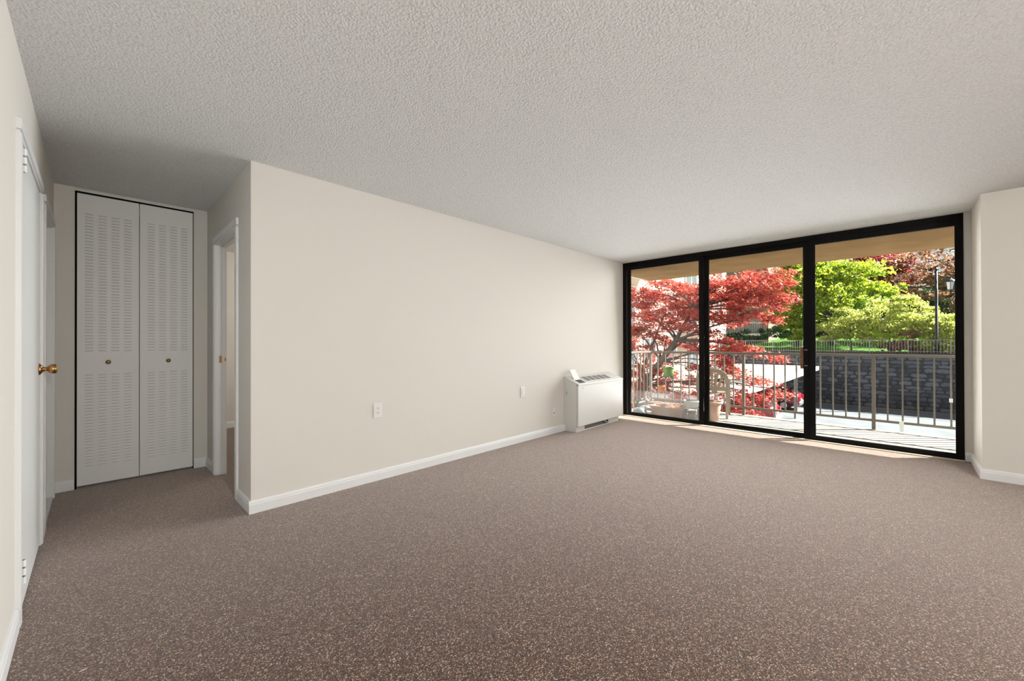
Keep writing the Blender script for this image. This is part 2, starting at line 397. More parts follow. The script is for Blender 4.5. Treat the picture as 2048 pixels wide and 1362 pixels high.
stp = obj('strike_plate', MB().box(XA + .022, D1[1] - .0025, 1.00, XA + .05, D1[1] - .0005, 1.062), 'brass', c3)
obj('strike_lip', MB().box(XA + .045, D1[1] - .004, 1.012, XA + .074, D1[1] - .001, 1.05).box(XA + .062, D1[1] - .02, 1.016, XA + .068, D1[1] - .003, 1.046), 'brass', stp)

# ---- bifold closet
cl = thing('closet_door', 'white metal bifold closet door with louvred slots', 'closet door', ((CX0 + CX1) / 2, YC, 0))
obj('frame', MB().box(CX0, YC - .004, 0, CX0 + .010, YC + .05, CT).box(CX1 - .005, YC - .004, 0, CX1, YC + .05, CT).box(CX0, YC - .004, CT - .022, CX1, YC + .06, CT), 'black', cl)
obj('head_track', MB().box(CX0 - .003, YC - .012, CT - .008, CX1 + .003, YC - .004, CT + .004), 'closet', cl)
for li, (lx0, lx1, c0) in enumerate(((CX0 + .012, .263, -.061), (.2665, CX1 - .006, .318))):
    lf = obj('door_panel', MB().cbox(lx0, YC - .012, .020, lx1, YC + .018, CT - .024, .003), 'closet', cl)
    lou = MB(); sl_ = MB()
    for cxs in range(4):
        xa_ = c0 + cxs * .0765; xb_ = xa_ + .047
        for z0, z1, cnt in ((1.114, 2.232, 46), (.177, .917, 31)):
            for r in range(cnt):
                z = z0 + (z1 - z0) * r / (cnt - 1); yf = YC - .012
                # pressed lip: flush at the top, proud at the bottom, closed ends
                b = len(lou.v)
                lou.v += [(xa_ - .002, yf - .0002, z + .011), (xb_ + .002, yf - .0002, z + .011), (xb_, yf - .0028, z + .0015), (xa_, yf - .0028, z + .0015), (xa_, yf - .0002, z + .0012), (xb_, yf - .0002, z + .0012)]
                lou.f += [(b, b + 3, b + 2, b + 1), (b + 3, b + 4, b + 5, b + 2), (b, b + 4, b + 3), (b + 1, b + 2, b + 5)]
                sl_.poly([(xa_, yf - .0004, z - .0012), (xb_, yf - .0004, z - .0012), (xb_, yf - .0004, z + .0012), (xa_, yf - .0004, z + .0012)])
    obj('louvre_lips', lou, 'closet', lf, kind='stuff'); obj('louvre_slots', sl_, 'ac_grille', lf, kind='stuff')
    kx = (.073, .457)[li]
    obj('knob', MB().lathe([(.0, 0), (.010, 0), (.010, .003), (.006, .006), (.006, .012), (.014, .016), (.0165, .021), (.014, .026), (.006, .029), (0, .029)], (kx, YC - .012, 1.021), '-Y', 20, False), 'old_brass', lf, True)

# ---- outlets
def plate(name, x, z, hw, hh, label, kind):
    t = thing(name, label, 'outlet', (x, YL, z - hh), group='white plates on the long wall')
    obj('cover_plate', MB().cbox(x - hw, YL - .007, z - hh, x + hw, YL, z + hh, .003), 'plastic_white', t)
    if kind == 'duplex':
        obj('insert', MB().box(x - .017, YL - .009, z - .034, x + .017, YL - .006, z + .034), 'plastic_white', t)
        for s in (-1, 1):
            zc = z + s * .0185
            obj('socket', MB().box(x - .008, YL - .0095, zc - .002, x - .005, YL - .0088, zc + .007).box(x + .005, YL - .0095, zc - .002, x + .008, YL - .0088, zc + .006)
                .lathe([(0, .0088), (.0028, .0088), (.0028, .0095), (0, .0095)], (x, YL, zc - .009), '-Y', 10, False), 'ac_dark', t)
    elif kind == 'decora':
        obj('insert', MB().box(x - .017, YL - .0085, z - .034, x + .017, YL - .006, z + .034), 'ac_white', t)
        obj('rocker', MB().box(x - .013, YL - .0105, z - .028, x + .013, YL - .008, z + .028), 'plastic_white', t)
    else:
        obj('jack', MB().box(x - .007, YL - .0085, z - .022, x + .007, YL - .006, z - .008), 'ac_dark', t)
plate('wall_outlet', 1.680, .597, .039, .064, 'white duplex power outlet on the long wall nearest the corner', 'duplex')
plate('wall_outlet', 3.518, .587, .037, .061, 'white rocker wall plate left of the air conditioner', 'decora')
plate('wall_outlet', 4.112, .278, .036, .058, 'low white jack plate close beside the air conditioner', 'jack')

# ---- fan coil air conditioner
A0, A1, AY = 4.335, 5.480, 3.0
YA = YL - .003
ac = thing('air_conditioner', 'white floor-standing fan coil air conditioner under the window end of the wall', 'air conditioner', ((A0 + A1) / 2, 3.12, 0))
def ztop(y): return .633 + (y - AY) / (YL - AY) * .086
obj('body', MB().prism([(A0, YA, .078), (A0, AY + .03, .078), (A0, AY + .03, .62), (A0, AY + .03, ztop(AY + .03) - .004), (A0, YA, .715)], (A1 - A0, 0, 0)), 'ac_white', ac)
fp = obj('front_panel', MB().cbox(A0 - .004, AY, .078, A1 + .004, AY + .028, .612, .004), 'ac_white', ac)
for sx in (A0 + .10, A1 - .10):
    obj('screw', MB().lathe([(0, 0), (.006, 0), (.006, .002), (0, .002)], (sx, AY, .575), '-Y', 10, False), 'ac_dark', fp)
tp = obj('top_panel', MB().prism([(A0 - .005, AY - .004, .612), (A0 - .005, YA, .706), (A0 - .005, YA, .721), (A0 - .005, AY + .004, .634), (A0 - .005, AY - .004, .628)], (A1 - A0 + .010, 0, 0)), 'ac_white', ac)
def slab(x0, x1, y0, y1, dz0, dz1):
    m_ = MB(); m_.prism([(x0, y0, ztop(y0) + dz0), (x0, y1, ztop(y1) + dz0), (x0, y1, ztop(y1) + dz1), (x0, y0, ztop(y0) + dz1)], (x1 - x0, 0, 0)); return m_
gx0, gx1, gy0, gy1 = 4.60, 5.235, 3.045, 3.165
obj('grille_recess', slab(gx0, gx1, gy0, gy1, .0005, .0022), 'ac_dark', ac)
gr = obj('grille', slab(gx0, gx1, gy0 - .006, gy0, .001, .006), 'ac_white', ac)
for k in range(6):
    x = gx0 + (gx1 - gx0) * k / 5
    obj('grille_rib', slab(x - .008, x + .008, gy0, gy1, .001, .006), 'ac_white', gr)
for k in range(1, 12):
    y = gy0 + (gy1 - gy0) * k / 12
    obj('grille_slat', slab(gx0, gx1, y - .0022, y + .0022, .001, .005), 'ac_grille', gr)
obj('grille_edge', slab(gx0, gx1, gy1, gy1 + .006, .001, .006), 'ac_white', gr)
obj('control_well', slab(4.395, 4.53, 3.02, 3.105, .0005, .002), 'ac_dark', ac)
fl_y = 3.108
obj('control_flap', MB().prism([(4.40, fl_y, ztop(fl_y)), (4.40, fl_y + .010, ztop(fl_y) - .001), (4.40, 3.196, .800), (4.40, 3.188, .806)], (.125, 0, 0)), 'ac_white', ac)
obj('side_slot', MB().box(A0 - .0015, 3.185, .475, A0 + .001, 3.190, .520).box(A0 - .0015, 3.190, .508, A0 + .001, 3.202, .513), 'ac_dark', ac)
obj('plinth', MB().box(A0 + .006, 3.045, 0, 4.54, 3.06, .078).box(5.155, 3.045, 0, A1 - .05, 3.06, .078).box(4.54, 3.045, 0, 5.155, 3.06, .012)
    .box(A0 + .006, 3.06, 0, A0 + .02, YA, .078).box(A1 - .065, 3.06, 0, A1 - .05, YA, .078), 'ac_white', ac)
obj('pipe', MB().tube([(5.10, 3.12, .075), (5.115, 3.10, .05), (5.13, 3.075, .03), (5.15, 3.066, .02)], .008, 8).tube([(5.06, 3.12, .07), (5.12, 3.09, .055)], .006, 8), 'plastic_white', ac, True)

# ---- unseen lamps added to brighten the interior (dining end, entry, bedroom)
def fill_lamp(name, x, y, label, power, col=(1, .93, .84), drop=0):
    t = thing(name, label, 'ceiling lamp', (x, y, H))
    obj('base', MB().lathe([(0, 0), (.17, 0), (.17, -.03), (.15, -.035), (0, -.035)], (x, y, H), 'Z', 32, False), 'trim', t, True)
    g, n, L, out = (nodes(name + '_shade') if name + '_shade' not in MATS else (None,) * 4)
    if g:
        e = n.new('ShaderNodeEmission'); e.inputs[0].default_value = (*col, 1); e.inputs[1].default_value = 2.0; L.new(e.outputs[0], out.inputs[0])
    if drop: obj('stem', MB().tube([(x, y, H - .03), (x, y, H - drop - .03)], .008, 8), 'trim', t)
    obj('shade', MB().lathe([(.15, -.035), (.145, -.06), (.12, -.085), (.07, -.10), (0, -.105)], (x, y, H - drop), 'Z', 32, False), name + '_shade', t, True)
    l = bpy.data.lights.new('fill_bulb', 'POINT'); l.energy = power; l.color = col; l.shadow_soft_size = .15
    o = bpy.data.objects.new('fill_bulb', l); COL.objects.link(o); o.location = (x, y, H - .30 - drop)
fill_lamp('fill_lamp', 3.7, -2.4, 'added round white fill lamp over the dining end', 8, (1, .985, .96))
fill_lamp('fill_lamp', .35, -2.4, 'added white fill lamp hanging on a stem in the entry', 165, (1, .98, .94), .42)
fill_lamp('fill_lamp', 2.6, 5.2, 'added round white fill lamp in the bedroom beyond the doorway', 45)

# ------------------------------------------------------------------ sliding window
W0, W1 = -.442, YL
win = thing('window_1', 'floor-to-ceiling black aluminium sliding window in three panes', 'window', (XW, (W0 + W1) / 2, 0), kind='structure')
FX0, FX1 = XW - .03, XW + .09
obj('head', MB().box(FX0, W0, 2.385, FX1, W1, H), 'alu', win)
obj('track', MB().box(FX0, W0, -.10, FX1, W1, .016).box(XW - .012, W0, .016, XW - .006, W1, .03).box(XW + .03, W0, .016, XW + .036, W1, .03), 'alu', win)
obj('jamb', MB().box(FX0, W1 - .055, .016, FX1, W1, 2.385), 'alu', win)
obj('jamb', MB().box(FX0, W0, .016, FX1, W0 + .050, 2.385), 'alu', win)
obj('sill_strip', MB().cbox(XW - .075, W0, 0, FX0, W1, .012, .003), 'sill', win)
def panel(nm, y0, y1, x, gm, st=.055, sl2=None):
    t = obj(nm, MB().box(x - .016, y0, 2.325, x + .016, y1, 2.39).box(x - .016, y0, .018, x + .016, y1, .062), 'alu', win)
    obj('stile', MB().box(x - .016, y0, .062, x + .016, y0 + st, 2.325), 'alu', t)
    obj('stile', MB().box(x - .016, y1 - (sl2 or st), .062, x + .016, y1, 2.325), 'alu', t)
    obj('pane', MB().box(x - .002, y0 + st - .004, .058, x + .002, y1 - (sl2 or st) + .004, 2.329), gm, t)
    return t
panel('fixed_panel', 1.996, W1 - .075, XW - .005, 'glass_dusty', .061, .05)
mid = panel('sliding_panel', .792, 2.000, XW + .04, 'glass', .064, .06)
panel('fixed_panel', W0 + .045, .788, XW - .005, 'glass', .012, .055)
hd = obj('handle', MB().cbox(XW - .012, .853, .85, XW + .026, .882, 1.105, .004), 'handle_wood', mid)
for z in (.885, 1.075):
    obj('handle_bolt', MB().box(XW + .016, .815, z - .005, XW + .025, .846, z + .005), 'steel', mid)

# ------------------------------------------------------------------ balcony
ZD = -.045; XR = 7.50; YE = 3.505
struct('floor_balcony', MB().box(FX1, -3.6, ZD - .2, 7.575, YE + .06, ZD), 'concrete', 'sunlit pale concrete balcony floor', 'balcony floor')
struct('ceiling_balcony', MB().box(XW + .09, -3.6, 2.358, 7.50, YE, 2.64), 'soffit', 'brown stained concrete underside of the balcony above', 'balcony ceiling')
struct('wall_outside', MB().box(XW + .09, W1, -3.2, XW + .15, 7, 6).box(XW + .09, -4, -3.2, XW + .15, W0, 6).box(XW + .09, W0, 2.64, XW + .15, W1, 6).box(XW + .09, W0, -3.2, XW + .15, W1, -.25), 'house_white', 'pale outside wall around the balcony', 'wall')
rl = thing('balcony_railing', 'taupe painted metal balcony railing with square balusters', 'railing', (XR, 1.4, ZD))
obj('top_rail', MB().cbox(XR - .022, -3.6, .962, XR + .022, YE + .022, 1.000, .006), 'rail', rl)
obj('top_rail', MB().cbox(XW + .15, YE - .022, .962, XR - .022, YE + .022, 1.000, .006), 'rail', rl)
obj('bottom_rail', MB().box(XR - .014, -3.6, .068, XR + .014, YE, .100), 'rail', rl)
obj('bottom_rail', MB().box(XW + .15, YE - .014, .068, XR, YE + .014, .100), 'rail', rl)
me_b = MB().box(-.009, -.009, .100, .009, .009, .962).mesh('baluster'); me_p = MB().box(-.020, -.020, ZD, .020, .020, .962).mesh('post')
for me in (me_b, me_p): me.materials.append(MATS['rail'])
def put(name, me, x, y, par):
    o = obj(name, me, None, par); o.location = (x, y, 0); return o
posts = [YE, 1.892, .280, -1.332, -2.944]
for y in posts: put('post', me_p, XR, y, rl)
for a, b_ in zip(posts[:-1], posts[1:]):
    for k in range(1, 11): put('baluster', me_b, XR, a + (b_ - a) * (k + .0) / 11 + .004, rl)
for k in range(1, 10): put('baluster', me_b, XW + .15 + (XR - XW - .15) * k / 10, YE, rl)
# ribbon and cloth strip tied to the railing
tag(obj('ribbon', MB().box(XR - .015, -.462, .405, XR - .010, -.448, .45).box(XR - .015, -.445, .405, XR - .010, -.431, .445).box(XR - .017, -.462, .445, XR + .012, -.431, .452), 'white_cloth'), 'thin white tie knotted on the rightmost baluster', 'tie')
cs = MB()
cs.poly([(XR - .02, .028, .108), (XR - .02, -.02, .108), (XR - .022, -.016, -.030), (XR - .020, .014, -.038)]).poly([(XR - .018, .028, .108), (XR - .018, -.02, .108), (XR + .018, -.02, .106), (XR + .018, .026, .106)])
so2 = obj('cloth_strip', cs, 'white_cloth'); md = so2.modifiers.new('thick', 'SOLIDIFY'); md.thickness = .003
tag(so2, 'white cloth strip hanging from the bottom rail', 'cloth')

# ---- balcony things
def pot(name, x, y, z0, rb, rtp, h, mt_, label, cat='plant pot', soil='soil', rim=.02):
    t = thing(name, label, cat, (x, y, z0))
    th = .012
    obj('body', MB().lathe([(0, 0), (rb, 0), (rb + (rtp - rb) * .5, h * .45), (rtp - rim * .7, h - rim * 2), (rtp - rim * .7, h - rim * 1.6), (rtp, h - rim * 1.5), (rtp, h - .003), (rtp - .003, h), (rtp - th, h), (rtp - th - .006, h * .80), (0, h * .80)], (x, y, z0), 'Z', 28, False), mt_, t, True)
    if soil: obj('soil', MB().lathe([(rtp - th - .007, h * .81), (rtp * .4, h * .84), (0, h * .85)], (x, y, z0), 'Z', 20, False), soil, t, True)
    return t
pot('terracotta_pot', 6.62, 2.115, ZD, .085, .150, .305, 'terracotta', 'large pale terracotta pot standing before the plastic chair')
# rectangular planter
tr_ = thing('trough_planter', 'long rectangular terracotta planter on the balcony floor', 'planter', (6.62, 2.78, ZD))
y0, y1, x0, x1, hh = 2.50, 3.055, 6.50, 6.72, .155
m_ = MB(); b = 0
def ring(m_, x0, y0, x1, y1, z): m_.v += [(x0, y0, z), (x1, y0, z), (x1, y1, z), (x0, y1, z)]
for dx, z in ((.025, 0), (.006, hh - .03), (-.006, hh - .028), (-.006, hh), (.012, hh), (.02, hh - .045)):
    ring(m_, x0 + dx, y0 + dx, x1 - dx, y1 - dx, ZD + z)
for r in range(5):
    for i in range(4): j = (i + 1) % 4; m_.f.append((r * 4 + i, r * 4 + j, r * 4 + 4 + j, r * 4 + 4 + i))
m_.f += [(3, 2, 1, 0), (20, 21, 22, 23)]
obj('body', m_, 'terracotta', tr_)
sm = MB(); N = 10
for i in range(N + 1):
    for j in range(5): sm.v.append((x0 + .022 + (x1 - x0 - .044) * j / 4, y0 + .022 + (y1 - y0 - .044) * i / N, ZD + hh - .035 + R.uniform(0, .02)))
for i in range(N):
    for j in range(4): a = i * 5 + j; sm.f.append((a, a + 1, a + 6, a + 5))
obj('soil', sm, 'soil', tr_)
tw = MB()
for i in range(60):
    p0 = Vector((R.uniform(x0 + .03, x1 - .03), R.uniform(y0 + .03, y0 + .25), ZD + hh - .03)); p1 = p0 + Vector((R.uniform(-.05, .05), R.uniform(-.06, .06), R.uniform(.01, .06)))
    tw.tube([p0, p1], .003, 3)
obj('dry_stems', tw, 'terracotta_orange', tr_, kind='stuff')
# wire stand with white bowl and brown pot below
pot('brown_pot', 6.60, 2.403, ZD, .05, .068, .115, 'brown_pot', 'small dark brown pot under the low wire stand')
SX, SY = 6.60, 2.403
st = thing('wire_stand', 'low wire stand holding the white bowl', 'plant stand', (SX, SY, ZD))
for sx in (-.085, .085):
    for sy in (-.085, .085): obj('leg', MB().tube([(SX + sx, SY + sy, ZD), (SX + sx, SY + sy, ZD + .16)], .005, 6), 'wire', st)
obj('top', MB().box(SX - .09, SY - .09, ZD + .16, SX + .09, SY + .09, ZD + .168), 'white_glaze', st)
wb = MB().lathe([(0, 0), (.07, 0), (.095, .03), (.125, .105), (.133, .108), (.133, .12), (.12, .12), (.10, .05), (0, .04)], (SX, SY, ZD + .168), 'Z', 28, False)
tag(obj('white_bowl', wb, 'white_glaze', smooth=True), 'white bowl-shaped pot on the wire stand', 'plant pot')
# wire rack behind the trough
rk = thing('wire_rack', 'low grey wire rack behind the rectangular planter', 'rack', (7.08, 2.95, ZD))
rx0, rx1, ry0, ry1 = 6.92, 7.20, 2.70, 3.34
for x in (rx0, rx1):
    for y in (ry0, ry1): obj('post', MB().tube([(x, y, ZD), (x, y, .27)], .006, 6), 'wire', rk)
for z in (.06, .27):
    obj('frame', MB().tube([(rx0, ry0, z), (rx1, ry0, z), (rx1, ry1, z), (rx0, ry1, z), (rx0, ry0, z)], .005, 6), 'wire', rk)
for k in range(1, 7): obj('upright', MB().tube([(rx0, ry0 + (ry1 - ry0) * k / 7, .06), (rx0, ry0 + (ry1 - ry0) * k / 7, .27)], .003, 5), 'wire', rk)
obj('tray', MB().box(rx0 + .01, ry0 + .02, .062, rx1 - .01, ry1 - .02, .085), 'brown_pot', rk)
# pots hung on the railing
def hung(name, x, y, z0, rb, rtp, h, mt_, label):
    t = pot(name, x, y, z0, rb, rtp, h, mt_, label, rim=.014)
    obj('hook', MB().tube([(x + rtp * .8, y, z0 + h - .02), (XR - .03, y, z0 + h + .02), (XR - .026, y, min(z0 + h + .1, 1.0)), (XR - .012, y, min(z0 + h + .1, 1.0))], .004, 6), 'wire', t)
    return t
gp = hung('hanging_pot', 7.365, 3.10, .545, .075, .105, .165, 'green_plastic', 'light green plastic pot hung on the balcony railing')
hung('hanging_pot', 7.40, 3.245, .235, .05, .075, .115, 'terracotta_orange', 'small orange pot hung low on the balcony railing')
tl_ = MB()
for i in range(46):
    a = R.uniform(0, 6.28); p0 = Vector((7.365 + .07 * math.cos(a), 3.10 + .07 * math.sin(a), .56)); p1 = p0 + Vector((R.uniform(-.04, .04), R.uniform(-.06, .06), R.uniform(-.12, -.02)))
    tl_.tube([p0, p1], .003, 3)
obj('trailing_stems', tl_, 'bark', gp, kind='stuff')
tag(obj('broom_stick', MB().tube([(6.62, 3.40, ZD), (6.40, 3.468, .95)], .011, 8), 'broom'), 'thin reddish stick leaning at the left end of the balcony', 'stick')
bgm = MB(); nn = 14
for i in range(7):
    f = i / 6; r = .12 * (1 - f ** 2.2) + .012; z = ZD + .11 * f
    for k in range(nn):
        a = 2 * math.pi * k / nn; q = r * (1 + .12 * math.sin(3 * a + i))
        bgm.v.append((6.45 + q * math.cos(a) * .7, 3.20 + q * math.sin(a), z))
for i in range(6):
    for k in range(nn): j = (k + 1) % nn; bgm.f.append((i * nn + k, i * nn + j, i * nn + nn + j, i * nn + nn + k))
bgm.f.append(tuple(6 * nn + k for k in range(nn))); bgm.f.append(tuple(range(nn - 1, -1, -1)))
tag(obj('slumped_bag', bgm, 'blue_grey', smooth=True), 'bluish grey bag slumped at the left end of the balcony floor', 'bag')

# resin armchair, local frame: faces +x, origin on the floor at the seat centre
ch = thing('plastic_chair', 'beige moulded plastic armchair with slatted arched back on the balcony', 'chair', (0, 0, 0))
def chp(nm, mb, smooth=False): return obj(nm, mb, 'resin', ch, smooth)
chp('seat', MB().cbox(-.21, -.22, .395, .23, .22, .42, .008))
for sy in (-1, 1):
    chp('leg', MB().prism([(-.24, sy * .225, 0), (-.20, sy * .225, 0), (-.20, sy * .225, .42), (-.235, sy * .225, .62), (-.275, sy * .225, .62), (-.245, sy * .225, .40)], (0, -sy * .035, 0)))
    chp('leg', MB().prism([(.235, sy * .25, 0), (.265, sy * .25, 0), (.25, sy * .25, .64), (.19, sy * .25, .64), (.21, sy * .25, .40)], (0, -sy * .035, 0)))
    chp('armrest', MB().prism([(-.26, sy * .215, .615), (.25, sy * .215, .635), (.26, sy * .275, .635), (.20, sy * .285, .635), (-.26, sy * .265, .615)], (0, 0, .022)))
# arched back frame: strip following an arch, leaning back
def bx(z): return -.235 - (z - .42) * .22
arch = []
for k in range(17):
    a = math.pi * k / 16; yy = .235 * math.cos(a); zz = .60 + .20 * math.sin(a) ** .8
    arch.append((yy, zz))
full = [(.235, .42)] + arch + [(-.235, .42)]
fr = MB()
for (ya, za), (yb, zb) in zip(full[:-1], full[1:]):
    ia, ib = .80, .80
    def inn(y, z): return (y * .80, .42 + (z - .42) * .84)
    A = [(bx(za), ya, za), (bx(zb), yb, zb), (bx(inn(yb, zb)[1]), *inn(yb, zb)), (bx(inn(ya, za)[1]), *inn(ya, za))]
    fr.prism(A, (.025, 0, 0))
chp('back_frame', fr)
chp('back_base', MB().prism([(bx(.44), -.20, .44), (bx(.44), .20, .44), (bx(.50), .20, .50), (bx(.50), -.20, .50)], (.02, 0, 0)))
for k in range(5):
    yb = (-.09 + .045 * k); yt = (-.15 + .075 * k); zt = .735 - abs(k - 2) * .018
    chp('slat', MB().prism([(bx(.49), yb - .014, .49), (bx(.49), yb + .014, .49), (bx(zt), yt + .020, zt), (bx(zt), yt - .020, zt)], (.015, 0, 0)))
ch.location = (7.10, 2.245, ZD); ch.rotation_euler = (0, 0, math.radians(15))

# ------------------------------------------------------------------ outside ground, wall, fence
ZG = -3.2; XS = 35.85; ZT = .40
struct('ground_parking', MB().box(XW + .16, -40, ZG - .3, XS + .2, 40, ZG), 'asphalt', 'grey asphalt driveway below the balcony', 'driveway')
lawn = MB()
gx = [XS + .3, 38, 42, 48, 56, 70, 100]; gz = [ZT, .45, .75, 1.25, 1.9, 3.2, 6]
for i in range(7):
    for j in range(13): lawn.v.append((gx[i], -60 + 10 * j, gz[i] + (R.uniform(-.1, .1) if i > 1 else 0)))
for i in range(6):
    for j in range(12): a = i * 13 + j; lawn.f.append((a, a + 13, a + 14, a + 1))
struct('ground_lawn', lawn, 'lawn', 'bright green lawn above the stone wall', 'lawn')
tag(obj('mulch_bed', MB().prism([(XS + .25, -30, ZT + .03), (XS + 1.3, -30, ZT + .05), (XS + 1.3, -30, ZT - .2), (XS + .25, -30, ZT - .2)], (0, 60, 0)), 'mulch'), 'brown mulch strip along the top of the stone wall', 'mulch', kind='structure')
sw = thing('stone_retaining_wall', 'dark bluish stone retaining wall across the driveway', 'stone wall', (XS, 2, ZG), kind='structure')
obj('wall_core', MB().box(XS, -30, ZG, XS + .35, 30, ZT), 'mortar', sw)
def stone_mesh(k):
    n_ = 9; m_ = MB(); r2 = random.Random(100 + k); rads = [r2.uniform(.82, 1.06) for _ in range(n_)]
    for lvl, sc, dx in ((0, 1.0, .02), (1, .93, -.05), (2, .62, -.085 + r2.uniform(-.02, .02))):
        for i in range(n_):
            a = 2 * math.pi * i / n_ + .2
            c_, s_ = math.cos(a), math.sin(a); q = (abs(c_) ** 4 + abs(s_) ** 4) ** -.25
            m_.v.append((dx + r2.uniform(-.012, .012), .5 * c_ * q * rads[i] * sc, .5 * s_ * q * rads[i] * sc))
    for l in range(2):
        for i in range(n_): j = (i + 1) % n_; m_.f.append((l * n_ + i, l * n_ + n_ + i, l * n_ + n_ + j, l * n_ + j))
    m_.f.append(tuple(2 * n_ + i for i in range(n_ - 1, -1, -1)))
    me = m_.mesh('stone'); me.materials.append(MATS['stone']); return me
SM = [stone_mesh(k) for k in range(10)]
rows = []; z = ZG + .02
while z < ZT - .08:
    h = min(R.uniform(.17, .34), ZT - z)
    y = -7.0 + R.uniform(-.4, 0)
    while y < 13:
        wd = R.uniform(.28, .85); rows.append((y + wd / 2, z + h / 2, wd, h)); y += wd
    z += h
near = [q for q in rows if -2.9 < q[0] < 5.2][:298]; rest = MB(); ns_ = set(id(q) for q in near)
for q in rows:
    me = R.choice(SM)
    if id(q) in ns_:
        o = obj('stone', me, None, sw); o.location = (XS, q[0], q[1] + R.uniform(-.015, .015)); o.scale = (R.uniform(.8, 1.5), q[2] * .98, q[3] * .98); o.rotation_euler = (R.uniform(-.05, .05), 0, 0)
    else:
        b = len(rest.v); rest.v += [(XS + v.co.x, q[0] + v.co.y * q[2] * .98, q[1] + v.co.z * q[3] * .98) for v in me.vertices]
        rest.f += [tuple(b + i for i in p_.vertices) for p_ in me.polygons]
obj('stones', rest, 'stone', sw, kind='stuff')
tag(obj('kerb_line', MB().box(XS - .16, -20, ZG, XS - .10, 7, ZG + .012), 'yellow_paint'), 'faded yellow line at the foot of the stone wall', 'painted line', kind='structure')
fc = thing('wall_fence', 'thin grey metal picket fence on top of the stone wall', 'fence', (XS + .18, 2, ZT))
XF = XS + .18
obj('top_rail', MB().box(XF - .02, -12, 1.235, XF + .02, 16, 1.265), 'fence', fc); obj('bottom_rail', MB().box(XF - .015, -12, .50, XF + .015, 16, .525), 'fence', fc)
pk = MB().box(-.008, -.009, ZT, .008, .009, 1.24).mesh('picket'); pp = MB().box(-.025, -.025, ZT, .025, .025, 1.27).mesh('post')
for me in (pk, pp): me.materials.append(MATS['fence'])
for i in range(105):
    y = -4 + i * .142
    put('post' if i % 13 == 0 else 'picket', pp if i % 13 == 0 else pk, XF, y, fc)

# street lamp
lx, ly = XS + .55, -1.58
lp = thing('street_lamp', 'tall black lamp post with a hanging lantern above the stone wall', 'street lamp', (lx, ly, ZT))
obj('pole', MB().tube([(lx, ly, ZT - .1), (lx, ly, 1.0), (lx, ly, 1.05), (lx, ly, 5.62)], [.11, .10, .075, .065], 12), 'lamp_black', lp, True)
obj('finial', MB().lathe([(0, 0), (.09, 0), (.09, .05), (.05, .08), (.03, .16), (0, .17)], (lx, ly, 5.60), 'Z', 12, False), 'lamp_black', lp, True)
obj('arm', MB().tube([(lx, ly, 5.02), (lx, ly - .25, 5.16), (lx, ly - .50, 5.18), (lx, ly - .58, 5.05)], .025, 8).tube([(lx, ly, 5.35), (lx, ly - .3, 5.2)], .015, 6), 'lamp_black', lp, True)
ln = obj('lantern', MB().lathe([(0, .98), (.06, .98), (.08, .90), (.20, .82), (.27, .72), (.27, .69), (.0, .69)], (lx, ly - .58, 4.10), 'Z', 12, False)
         .lathe([(0, .18), (.15, .18), (.15, .23), (0, .23)], (lx, ly - .58, 4.10), 'Z', 12, False), 'lamp_black', lp)
obj('lantern_glass', MB().lathe([(.13, .23), (.20, .69)], (lx, ly - .58, 4.10), 'Z', 6), 'lamp_glass', ln)
for k in range(6):
    a = math.pi / 3 * k; obj('lantern_bar', MB().tube([(lx + .135 * math.cos(a), ly - .58 + .135 * math.sin(a), 4.33), (lx + .205 * math.cos(a), ly - .58 + .205 * math.sin(a), 4.79)], .012, 5), 'lamp_black', ln)

